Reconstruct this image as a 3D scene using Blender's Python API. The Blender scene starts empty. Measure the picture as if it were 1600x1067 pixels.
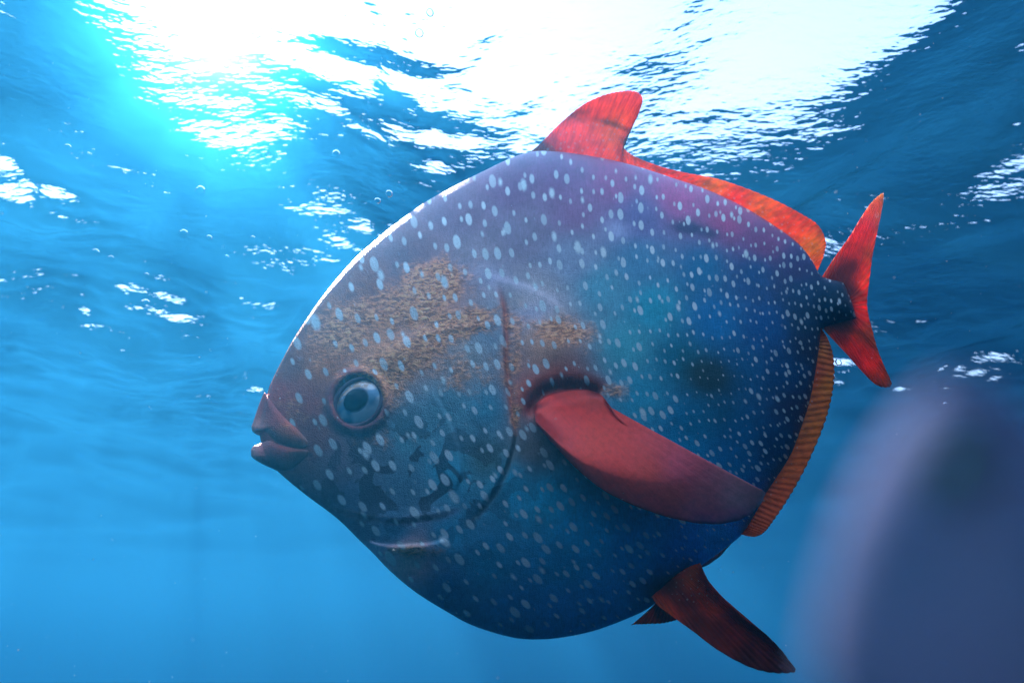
import bpy, bmesh, math, random
import numpy as np
from mathutils import Vector, Matrix

random.seed(7)
rng = np.random.default_rng(11)
sc = bpy.context.scene
R = math.radians

# ------------------------------------------------------------------ camera
PITCH = R(23.2)
FPX = 1067.0                       # focal length in photograph pixels (1600 wide)
cam_d = bpy.data.cameras.new("camera")
cam = bpy.data.objects.new("camera", cam_d)
sc.collection.objects.link(cam)
sc.camera = cam
cam_d.sensor_width = 36.0
cam_d.lens = 36.0 * FPX / 1600.0
cam_d.clip_start = 0.005
cam_d.clip_end = 500.0
cam.location = (0, 0, 0)
cam.rotation_euler = (math.pi / 2 + PITCH, 0, 0)
cam_d.dof.use_dof = True
cam_d.dof.focus_distance = 1.32
cam_d.dof.aperture_fstop = 4.0

CF = np.array([0, math.cos(PITCH), math.sin(PITCH)])      # camera forward
CU = np.array([0, -math.sin(PITCH), math.cos(PITCH)])     # camera up
CR = np.array([1.0, 0, 0])


def ray(px, py):
    px = np.asarray(px, float); py = np.asarray(py, float)
    d = (px[..., None] - 800.0) / FPX * CR - (py[..., None] - 533.5) / FPX * CU + CF
    return d


# ------------------------------------------------------------------ sky, sun, exposure
sun_dir = ray(335.0, 48.0)
sun_dir = sun_dir / np.linalg.norm(sun_dir)
SUN_EL = math.asin(sun_dir[2])
SUN_AZ = math.atan2(sun_dir[0], sun_dir[1])
world = bpy.data.worlds.new("World")
sc.world = world
world.use_nodes = True
wn = world.node_tree
sky = wn.nodes.new("ShaderNodeTexSky")
sky.sky_type = 'NISHITA'
sky.sun_disc = False
sky.sun_elevation = SUN_EL
sky.sun_rotation = SUN_AZ
sky.air_density = 1.0
sky.dust_density = 0.1
sky.ozone_density = 0.4
wn.links.new(sky.outputs[0], wn.nodes["Background"].inputs[0])
wn.nodes["Background"].inputs[1].default_value = 0.15

sun_d = bpy.data.lights.new("sun", 'SUN')
sun_d.energy = 5.0
sun_d.angle = R(0.6)
sun_d.color = (1.0, 0.96, 0.9)
sun = bpy.data.objects.new("sun", sun_d)
sc.collection.objects.link(sun)
sun.rotation_euler = Vector(sun_dir).to_track_quat('Z', 'Y').to_euler()
sun.location = Vector(sun_dir) * 8

sc.view_settings.view_transform = 'Standard'
sc.view_settings.look = 'None'
sc.view_settings.gamma = 1.0
sc.view_settings.use_curve_mapping = False
sc.view_settings.exposure = 2.5

sc.render.engine = 'CYCLES'
sc.cycles.use_denoising = True
sc.cycles.max_bounces = 8
sc.cycles.diffuse_bounces = 2
sc.cycles.glossy_bounces = 3
sc.cycles.transmission_bounces = 4
sc.cycles.volume_bounces = 2
sc.cycles.transparent_max_bounces = 12
sc.cycles.sample_clamp_indirect = 6.0
sc.cycles.caustics_reflective = True

SURF_Z = 2.3


# ------------------------------------------------------------------ helpers
def srgb(r, g, b):
    c = np.array([r, g, b], float) / 255.0
    return np.where(c <= 0.04045, c / 12.92, ((c + 0.055) / 1.055) ** 2.4)


def link(o, parent=None):
    sc.collection.objects.link(o)
    if parent is not None:
        o.parent = parent
    return o


def mesh_obj(name, verts, faces, mat, parent=None, smooth=True):
    me = bpy.data.meshes.new(name)
    v = np.asarray(verts, np.float32)
    me.vertices.add(len(v))
    me.vertices.foreach_set("co", v.ravel())
    f = np.asarray(faces, np.int32)
    k = f.shape[1]
    me.loops.add(f.size)
    me.loops.foreach_set("vertex_index", f.ravel())
    me.polygons.add(len(f))
    me.polygons.foreach_set("loop_start", np.arange(0, f.size, k, dtype=np.int32))
    me.polygons.foreach_set("loop_total", np.full(len(f), k, np.int32))
    me.update(calc_edges=True)
    me.validate()
    if smooth:
        me.polygons.foreach_set("use_smooth", np.ones(len(me.polygons), bool))
    me.materials.append(mat)
    o = bpy.data.objects.new(name, me)
    return link(o, parent)


def attr_f(me, name, data):
    a = me.attributes.new(name, 'FLOAT', 'POINT')
    a.data.foreach_set("value", np.asarray(data, np.float32).ravel())


def attr_v(me, name, data):
    a = me.attributes.new(name, 'FLOAT_VECTOR', 'POINT')
    a.data.foreach_set("vector", np.asarray(data, np.float32).ravel())


def catmull(pts, n):
    """dense Catmull-Rom through pts -> n samples uniform in point index"""
    p = np.asarray(pts, float)
    m = len(p)
    q = np.vstack([2 * p[0] - p[1], p, 2 * p[-1] - p[-2]])
    t = np.linspace(0, m - 1 - 1e-9, n)
    i = t.astype(int)
    u = (t - i)[:, None]
    a, b, c, d = q[i], q[i + 1], q[i + 2], q[i + 3]
    return 0.5 * ((2 * b) + (-a + c) * u + (2 * a - 5 * b + 4 * c - d) * u ** 2 + (-a + 3 * b - 3 * c + d) * u ** 3)


class NT:
    """tiny node-tree builder"""
    def __init__(self, mat):
        self.t = mat.node_tree
        self.n = self.t.nodes
        self.n.clear()
        self.out = self.n.new("ShaderNodeOutputMaterial")

    def add(self, kind, ins=None, **props):
        nd = self.n.new(kind)
        for k, v in props.items():
            setattr(nd, k, v)
        for k, v in (ins or {}).items():
            self.set(nd.inputs[k], v)
        return nd

    def set(self, sock, v):
        if isinstance(v, bpy.types.NodeSocket):
            self.t.links.new(v, sock)
        elif isinstance(v, bpy.types.Node):
            self.t.links.new(v.outputs[0], sock)
        else:
            sock.default_value = v

    def math(self, op, a, b=0.0, c=None):
        nd = self.n.new("ShaderNodeMath")
        nd.operation = op
        self.set(nd.inputs[0], a)
        self.set(nd.inputs[1], b)
        if c is not None:
            self.set(nd.inputs[2], c)
        return nd.outputs[0]

    def sstep(self, v, lo, hi, a=0.0, b=1.0):
        nd = self.add("ShaderNodeMapRange", interpolation_type='SMOOTHSTEP')
        self.set(nd.inputs[0], v)
        self.set(nd.inputs[1], lo); self.set(nd.inputs[2], hi)
        self.set(nd.inputs[3], a); self.set(nd.inputs[4], b)
        return nd.outputs[0]

    def mix(self, f, a, b, blend='MIX'):
        nd = self.add("ShaderNodeMix", data_type='RGBA', blend_type=blend)
        self.set(nd.inputs[0], f)
        self.set(nd.inputs[6], a)
        self.set(nd.inputs[7], b)
        return nd.outputs[2]

    def attr(self, name, out=2):
        nd = self.add("ShaderNodeAttribute", attribute_name=name)
        return nd.outputs[{'fac': 2, 'col': 0, 'vec': 1}[out] if isinstance(out, str) else out]


def new_mat(name):
    m = bpy.data.materials.new(name)
    m.use_nodes = True
    return m, NT(m)


# ------------------------------------------------------------------ the sea: surface, bottom, water body
def axis_coords(lo, hi, step, far):
    core = np.arange(lo, hi + step / 2, step)
    out_r, x, s = [], hi, step
    while x < far:
        s *= 1.07
        x += s
        out_r.append(min(x, far))
    out_l, x, s = [], lo, step
    while x > -far:
        s *= 1.07
        x -= s
        out_l.append(max(x, -far))
    return np.array(out_l[::-1] + list(core) + out_r)


gx = axis_coords(-5.0, 5.0, 0.028, 110.0)
gy = axis_coords(0.6, 9.0, 0.028, 110.0)
X, Y = np.meshgrid(gx, gy)
DX = np.maximum(np.gradient(gx)[None, :], np.gradient(gy)[:, None])
wr = np.random.default_rng(5)
Zw = np.zeros_like(X)
XO = X.copy(); YO = Y.copy()
# patches of rougher and smoother water
patch = np.zeros_like(X)
for i in range(7):
    th = wr.uniform(0, 2 * math.pi); k = 2 * math.pi / wr.uniform(1.2, 4.0)
    patch += np.sin(k * (X * math.cos(th) + Y * math.sin(th)) + wr.uniform(0, 6.28))
patch = 1 / (1 + np.exp(-1.6 * patch))
WIND = R(250)
# long waves: length, heading, steepness, phase
SWELL = [(5.157, 3.765, 0.03, 4.978), (1.636, 3.925, 0.057, 3.821), (5.633, 4.185, 0.03, 0.482), (0.521, 4.264, 0.036, 2.57), (2.112, 5.907, 0.042, 5.899),
         (1.143, 3.984, 0.0504, 2.947), (3.543, 4.147, 0.009, 3.957), (0.668, 4.707, 0.0252, 4.314), (4.265, 3.649, 0.042, 5.45), (1.784, 4.087, 0.03, 0.689),
         (4.626, 4.373, 0.03, 0.833), (1.494, 4.944, 0.036, 2.373), (1.32, 3.376, 0.0684, 5.528), (3.423, 5.392, 0.03, 5.773), (5.752, 4.099, 0.03, 4.971),
         (1.123, 4.49, 0.036, 5.605), (5.524, 4.999, 0.03, 4.147), (4.968, 4.859, 0.042, 6.103), (0.674, 5.158, 0.0252, 5.867), (2.12, 4.493, 0.03, 4.218),
         (2.737, 4.349, 0.03, 2.571), (5.153, 4.601, 0.03, 0.195), (2.466, 3.617, 0.042, 3.456), (0.599, 5.274, 0.0252, 5.254), (1.578, 3.782, 0.03, 0.646),
         (1.561, 3.418, 0.057, 5.324), (1.588, 5.906, 0.042, 0.163), (5.374, 4.261, 0.03, 2.945), (1.065, 3.479, 0.036, 3.539), (0.762, 5.753, 0.0504, 0.671),
         (1.683, 4.116, 0.03, 0.358), (2.311, 5.16, 0.03, 2.514), (5.103, 3.741, 0.009, 4.811), (1.974, 4.177, 0.021, 1.552), (0.856, 3.097, 0.0684, 5.556),
         (4.978, 2.932, 0.042, 2.055), (1.553, 3.631, 0.057, 1.156), (2.534, 4.305, 0.03, 5.865), (1.489, 4.962, 0.036, 0.361), (0.748, 6.183, 0.0504, 5.598),
         (2.649, 3.589, 0.057, 1.69), (3.26, 5.12, 0.03, 2.64), (0.698, 3.91, 0.0504, 0.635), (1.427, 4.249, 0.036, 5.455), (1.099, 3.252, 0.0684, 2.078),
         (0.661, 3.254, 0.0504, 2.377)]
RIPPLES = []
for i in range(60):
    lam = 0.08 * (0.42 / 0.08) ** wr.uniform(0, 1)
    RIPPLES.append((lam, WIND + wr.normal(0, 0.7), 0.027, wr.uniform(0, 6.28)))
for lam, th, slope, p0 in SWELL + RIPPLES:
    k = 2 * math.pi / lam
    amp = slope / k
    fade = np.clip((lam / DX - 3.0) / 3.0, 0, 1)
    if lam < 0.42:
        fade = fade * (0.18 + 1.25 * patch ** 2)
    ph = k * (X * math.cos(th) + Y * math.sin(th)) + p0
    Zw += amp * fade * np.cos(ph)
    ch = 0.2 if lam > 0.42 else 0.8
    XO -= ch * amp * fade * math.cos(th) * np.sin(ph)
    YO -= ch * amp * fade * math.sin(th) * np.sin(ph)
ny, nx = X.shape
V = np.stack([XO, YO, SURF_Z + Zw], -1).reshape(-1, 3)
ii = (np.arange(ny - 1)[:, None] * nx + np.arange(nx - 1)[None, :]).ravel()
F = np.stack([ii, ii + 1, ii + 1 + nx, ii + nx], -1)

m_surf, t = new_mat("sea_surface")
tc = t.add("ShaderNodeTexCoord")
mp = t.add("ShaderNodeMapping", {"Vector": tc.outputs["Object"], "Rotation": (0, 0, R(25)), "Scale": (1.0, 2.2, 1.0)})
n1 = t.add("ShaderNodeTexNoise", {"Vector": mp.outputs[0], "Scale": 4.0, "Detail": 3.0, "Roughness": 0.52})
n2 = t.add("ShaderNodeTexNoise", {"Vector": mp.outputs[0], "Scale": 16.0, "Detail": 2.0, "Roughness": 0.5})
hsum = t.math('MULTIPLY_ADD', n2.outputs[0], 0.22, n1.outputs[0])
bump = t.add("ShaderNodeBump", {"Height": hsum, "Strength": 1.0, "Distance": 0.014})
fr = t.add("ShaderNodeFresnel", {"IOR": 1.333, "Normal": bump})
gl = t.add("ShaderNodeBsdfGlossy", {"Color": (1, 1, 1, 1), "Roughness": 0.03, "Normal": bump})
tr = t.add("ShaderNodeBsdfTransparent", {"Color": (1, 1, 1, 1)})
mx = t.add("ShaderNodeMixShader", {0: fr, 1: tr, 2: gl})
t.set(t.out.inputs["Surface"], mx)
surf = mesh_obj("water_surface", V, F, m_surf)
surf["kind"] = "structure"

m_bed, t = new_mat("sand_bed")
tc = t.add("ShaderNodeTexCoord")
n1 = t.add("ShaderNodeTexNoise", {"Vector": tc.outputs["Object"], "Scale": 0.4, "Detail": 6.0})
col = t.mix(n1.outputs[0], (0.03, 0.04, 0.04, 1), (0.07, 0.07, 0.06, 1))
bs = t.add("ShaderNodeBsdfPrincipled", {"Base Color": col, "Roughness": 0.9})
t.set(t.out.inputs["Surface"], bs)
bx = np.linspace(-110, 110, 90)
BX, BY = np.meshgrid(bx, bx)
BZ = -34 + 0.5 * np.sin(BX * 0.31 + 1) * np.cos(BY * 0.23) + rng.normal(0, 0.06, BX.shape)
jj = (np.arange(89)[:, None] * 90 + np.arange(89)[None, :]).ravel()
bed = mesh_obj("seabed", np.stack([BX, BY, BZ], -1).reshape(-1, 3), np.stack([jj, jj + 1, jj + 91, jj + 90], -1), m_bed)
bed["kind"] = "structure"

m_haze, t = new_mat("sea_water")
# water itself scatters blue in all directions; suspended particles scatter white light forward
pv = t.add("ShaderNodeVolumePrincipled", {"Color": (0.0, 0.135, 0.33, 1), "Density": 0.066, "Anisotropy": 0.64,
                                          "Absorption Color": (0.0, 0.0, 0.0, 1)})
pp = t.add("ShaderNodeVolumePrincipled", {"Color": (0.25, 0.85, 1.0, 1), "Density": 0.0050, "Anisotropy": 0.97,
                                          "Absorption Color": (0.0, 1.0, 1.0, 1)})
t.set(t.out.inputs["Volume"], t.add("ShaderNodeAddShader", {0: pv, 1: pp}))
bm = bmesh.new()
bmesh.ops.create_cube(bm, size=1.0)
for v in bm.verts:
    v.co = Vector((v.co.x * 224, v.co.y * 224, -36.0 if v.co.z < 0 else SURF_Z + 0.55))
me = bpy.data.meshes.new("haze")
bm.to_mesh(me); bm.free()
me.materials.append(m_haze)
haze = link(bpy.data.objects.new("haze", me))
haze["kind"] = "stuff"
haze["label"] = "clear blue sea water filling the whole view"


# ------------------------------------------------------------------ the fish: geometry frame
# the fish hangs in its own plane; local x runs to its tail, local z to its back, local -y is the flank in view
LEAN = R(-13)
c0 = ray(870.0, 600.0)
P0 = c0 / np.linalg.norm(c0) * 1.36
NRM = np.array([0, -math.cos(LEAN), -math.sin(LEAN)])      # out of the flank in view
UAX = np.array([1.0, 0, 0])
VAX = np.array([0, -math.sin(LEAN), math.cos(LEAN)])
K = float(np.linalg.norm(P0)) / FPX                        # metres per photograph pixel on the fish


def local(px, py, d=0.0):
    """point of the fish (x, z) that lies d metres out of its mid plane along a line of sight"""
    r = ray(px, py)
    tt = ((P0 @ NRM) + d) / (r @ NRM)
    p = r * tt[..., None] - P0
    return p @ UAX, p @ VAX


def project(x, d, z):
    p = P0 + x[..., None] * UAX + d[..., None] * NRM + z[..., None] * VAX
    w = p @ CF
    return 800 + FPX * (p @ CR) / w, 533.5 - FPX * (p @ CU) / w


TOP = [(404, 668), (405, 655), (408, 640), (414, 620), (425, 595), (442, 563), (460, 530), (480, 500), (505, 465), (530, 435),
       (560, 403), (595, 373), (630, 346), (670, 319), (715, 295), (760, 273), (800, 254), (830, 245), (860, 244),
       (900, 248), (950, 256), (1000, 268), (1052, 284), (1097, 298), (1142, 317), (1180, 337), (1217, 361),
       (1244, 385), (1260, 408), (1268, 425), (1279, 436), (1295, 441), (1312, 442), (1328, 444)]
BOT = [(404, 672), (408, 690), (414, 708), (426, 728), (452, 752), (482, 776), (516, 801), (536, 818), (560, 842), (580, 861),
       (610, 892), (650, 925), (700, 956), (740, 977), (800, 995), (846, 998), (891, 993), (937, 982), (996, 959),
       (1024, 942), (1050, 918), (1074, 898), (1097, 882), (1129, 859), (1160, 834), (1180, 803), (1194, 776), (1212, 749),
       (1235, 712), (1252, 668), (1264, 630), (1273, 586), (1278, 551), (1281, 525), (1290, 511), (1310, 504), (1328, 500)]


def to_axis(pts):
    p = np.array(pts, float)
    x, z = local(p[:, 0], p[:, 1])
    return np.stack([x, z], -1)


A0 = to_axis([(404, 670)])[0]
A1 = to_axis([(1328, 472)])[0]
ALEN = np.linalg.norm(A1 - A0)
AX = (A1 - A0) / ALEN
AN = np.array([0.0, 1.0])                                 # cross-sections stand upright


def sn(p):
    q = p - A0
    s = q[..., 0] / (ALEN * AX[0])
    return s, q[..., 1] - s * ALEN * AX[1]


def profile(pts):
    d = catmull(to_axis(pts), 1500)
    s, n = sn(d)
    s = np.maximum.accumulate(s + np.arange(len(s)) * 1e-9)
    return s, n


tS, tN = profile(TOP)
bS, bN = profile(BOT)
WS = catmull([(0.0, 0), (0.012, 13), (0.05, 30), (0.10, 46), (0.16, 63), (0.24, 84), (0.33, 101), (0.42, 108), (0.52, 105),
              (0.63, 92), (0.74, 72), (0.84, 48), (0.90, 31), (0.94, 23), (0.965, 21), (0.985, 17), (0.996, 10), (1.0, 3)], 600)


def half_width(s):
    return np.interp(s, WS[:, 0], WS[:, 1]) * K


def body_depth(x, z):
    """half thickness of the smooth body under local (x, z)"""
    s, n = sn(np.stack([x, z], -1))
    top = np.interp(s, tS, tN); bot = np.interp(s, bS, bN)
    mid = (top + bot) / 2; h = np.maximum((top - bot) / 2, 1e-5)
    tt = np.clip(np.abs(n - mid) / h, 0, 1)
    d = half_width(np.clip(s, 0, 1)) * (1 - tt ** 2.3) ** 0.58
    return np.where((s < 0) | (s > 1), 0, d)


def surf_at(px, py):
    """body surface (x, depth, z) seen at a photograph pixel"""
    px = np.asarray(px, float); py = np.asarray(py, float)
    d = np.zeros_like(px)
    for _ in range(12):
        x, z = local(px, py, d)
        d = 0.5 * d + 0.5 * body_depth(x, z)
    x, z = local(px, py, d)
    return x, d, z


# colour of the skin, from points on the flank (position, sRGB)
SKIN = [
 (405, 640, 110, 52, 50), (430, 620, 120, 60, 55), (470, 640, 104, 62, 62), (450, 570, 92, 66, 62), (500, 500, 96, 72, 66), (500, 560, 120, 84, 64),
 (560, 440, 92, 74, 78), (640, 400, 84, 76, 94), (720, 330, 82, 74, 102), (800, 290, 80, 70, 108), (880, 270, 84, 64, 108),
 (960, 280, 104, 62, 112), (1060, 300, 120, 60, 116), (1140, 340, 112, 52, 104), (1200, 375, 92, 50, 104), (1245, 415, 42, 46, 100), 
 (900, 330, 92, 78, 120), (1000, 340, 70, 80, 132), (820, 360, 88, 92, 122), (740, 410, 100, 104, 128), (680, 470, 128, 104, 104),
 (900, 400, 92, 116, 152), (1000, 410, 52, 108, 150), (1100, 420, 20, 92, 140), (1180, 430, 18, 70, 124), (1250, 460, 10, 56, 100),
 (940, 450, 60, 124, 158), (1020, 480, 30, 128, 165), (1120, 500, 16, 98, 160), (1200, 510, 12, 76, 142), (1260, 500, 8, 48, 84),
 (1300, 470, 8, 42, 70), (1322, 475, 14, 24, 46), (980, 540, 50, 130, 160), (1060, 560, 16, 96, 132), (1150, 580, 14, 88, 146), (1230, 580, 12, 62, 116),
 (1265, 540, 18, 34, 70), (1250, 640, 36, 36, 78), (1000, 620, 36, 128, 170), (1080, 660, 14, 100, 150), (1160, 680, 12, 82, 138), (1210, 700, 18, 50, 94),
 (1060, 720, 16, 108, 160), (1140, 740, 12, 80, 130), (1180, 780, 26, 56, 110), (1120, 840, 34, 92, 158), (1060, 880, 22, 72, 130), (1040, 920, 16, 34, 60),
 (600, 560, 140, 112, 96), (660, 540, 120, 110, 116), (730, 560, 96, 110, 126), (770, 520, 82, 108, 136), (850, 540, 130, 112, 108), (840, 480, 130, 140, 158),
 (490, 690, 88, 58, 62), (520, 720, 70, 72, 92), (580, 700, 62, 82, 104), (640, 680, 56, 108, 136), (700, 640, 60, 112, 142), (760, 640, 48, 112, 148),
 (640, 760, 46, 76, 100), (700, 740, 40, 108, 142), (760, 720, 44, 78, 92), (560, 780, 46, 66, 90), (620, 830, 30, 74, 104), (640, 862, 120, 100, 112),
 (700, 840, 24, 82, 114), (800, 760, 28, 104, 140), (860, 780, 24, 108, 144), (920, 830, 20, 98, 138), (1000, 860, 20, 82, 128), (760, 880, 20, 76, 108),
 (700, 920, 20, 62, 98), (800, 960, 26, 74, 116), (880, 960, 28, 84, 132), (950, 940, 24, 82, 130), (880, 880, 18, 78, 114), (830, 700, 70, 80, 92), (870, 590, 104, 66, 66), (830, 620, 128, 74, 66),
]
SK = np.array(SKIN, float)
# pale countershaded belly, brightened further to paint in light missing low on the flank
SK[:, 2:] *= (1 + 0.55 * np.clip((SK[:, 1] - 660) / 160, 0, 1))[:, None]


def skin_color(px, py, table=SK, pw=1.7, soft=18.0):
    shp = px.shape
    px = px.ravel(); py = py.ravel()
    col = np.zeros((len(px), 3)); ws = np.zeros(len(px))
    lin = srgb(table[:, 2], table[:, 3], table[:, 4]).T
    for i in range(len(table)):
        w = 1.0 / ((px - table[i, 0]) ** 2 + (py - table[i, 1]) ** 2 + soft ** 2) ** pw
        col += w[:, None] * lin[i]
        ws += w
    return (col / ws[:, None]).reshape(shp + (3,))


def gauss(px, py, cx, cy, sx, sy, ang=0.0):
    a = R(ang)
    dx = px - cx; dy = py - cy
    u = dx * math.cos(a) + dy * math.sin(a)
    v = -dx * math.sin(a) + dy * math.cos(a)
    return np.exp(-(u / sx) ** 2 - (v / sy) ** 2)


def poly_dist(px, py, pts, n=60):
    """distance to a curve and which side (+ is left of its direction on screen)"""
    c = catmull(pts, n)
    best = np.full(px.shape, 1e9); side = np.zeros(px.shape); tpar = np.zeros(px.shape)
    for i in range(n - 1):
        a = c[i]; b = c[i + 1]; ab = b - a
        L2 = ab @ ab + 1e-12
        tt = np.clip(((px - a[0]) * ab[0] + (py - a[1]) * ab[1]) / L2, 0, 1)
        dx = px - (a[0] + tt * ab[0]); dy = py - (a[1] + tt * ab[1])
        d = np.hypot(dx, dy)
        m = d < best
        best = np.where(m, d, best)
        side = np.where(m, np.sign(ab[0] * dy - ab[1] * dx), side)
        tpar = np.where(m, (i + tt) / (n - 1), tpar)
    return best, side, tpar


GILL = [(776, 440), (788, 480), (791, 520), (791, 560), (795, 600), (800, 640), (806, 680), (800, 712), (784, 752), (758, 792), (732, 818)]
PREOP = [(672, 600), (690, 630), (707, 666), (719, 703), (722, 745), (705, 785)]
JAWLINE = [(505, 788), (545, 803), (590, 812), (640, 813), (690, 805), (730, 790)]
THROAT = [(565, 838), (590, 850), (630, 854), (670, 850), (705, 838)]
ARCH = [(818, 655), (822, 628), (842, 604), (872, 594), (905, 594), (932, 602), (947, 614)]
CHEEKLINE = [(640, 540), (690, 522), (740, 516), (785, 512)]
SHOULDER = [(755, 425), (790, 437), (830, 450), (866, 470), (890, 495)]


def smooth01(x):
    x = np.clip(x, 0, 1)
    return x * x * (3 - 2 * x)


def relief(px, py):
    """raised and sunken features of the head, in photograph pixels, outward positive"""
    h = np.zeros(px.shape)
    d, s, u = poly_dist(px, py, GILL)
    endf = smooth01(u / 0.1) * smooth01((1 - u) / 0.15)
    head = s > 0
    h += np.where(head, 4.5 * np.exp(-d / 45.0), 0) * endf * smooth01(np.where(head, d, 0) / 4.0)
    h -= (1.0 + 2.0 * smooth01((0.6 - u) / 0.2)) * np.exp(-(d / 5.0) ** 2) * endf
    d, s, u = poly_dist(px, py, PREOP)
    endf = smooth01(u / 0.2) * smooth01((1 - u) / 0.2)
    h += np.where(s > 0, 3.0 * np.exp(-d / 25.0) * smooth01(d / 3.0), 0) * endf - 1.2 * np.exp(-(d / 3.5) ** 2) * endf
    d, s, u = poly_dist(px, py, JAWLINE)
    endf = smooth01(u / 0.2) * smooth01((1 - u) / 0.3)
    h += np.where(s < 0, 2.6 * np.exp(-d / 16.0), -1.4 * np.exp(-d / 14.0)) * endf * smooth01(d / 3.0)
    d, s, u = poly_dist(px, py, THROAT)
    endf = smooth01(u / 0.25) * smooth01((1 - u) / 0.25)
    h += np.where(s > 0, 4.0 * np.exp(-d / 16.0), -3.0 * np.exp(-d / 12.0)) * endf * smooth01(d / 3.0)
    d, s, u = poly_dist(px, py, ARCH)
    endf = smooth01(u / 0.15) * smooth01((1 - u) / 0.15)
    h += np.where(s > 0, -12.0 * np.exp(-(d / 20.0) ** 2), 3.0 * np.exp(-d / 14.0)) * endf * smooth01(d / 12.0)
    d, s, u = poly_dist(px, py, CHEEKLINE)
    h += np.where(s < 0, 1.3 * np.exp(-d / 20.0), -0.7 * np.exp(-d / 12.0)) * smooth01(u / 0.2) * smooth01((1 - u) / 0.2) * smooth01(d / 3)
    d, s, u = poly_dist(px, py, SHOULDER)
    h += np.where(s < 0, -0.6 * np.exp(-d / 20.0), 1.6 * np.exp(-d / 22.0)) * smooth01(u / 0.2) * smooth01((1 - u) / 0.2) * smooth01(d / 3)
    r = np.hypot(px - 560, (py - 628))
    h += 5.0 * np.exp(-((r - 44) / 8.0) ** 2) - 14.0 * smooth01((40 - r) / 12.0)
    h += 4.0 * gauss(px, py, 610, 560, 70, 22, -25) - 1.5 * gauss(px, py, 690, 505, 80, 14, -8)
    h += 5.0 * gauss(px, py, 640, 862, 60, 16, 0)
    h += 4.0 * gauss(px, py, 880, 545, 60, 25, 10)
    return h


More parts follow.
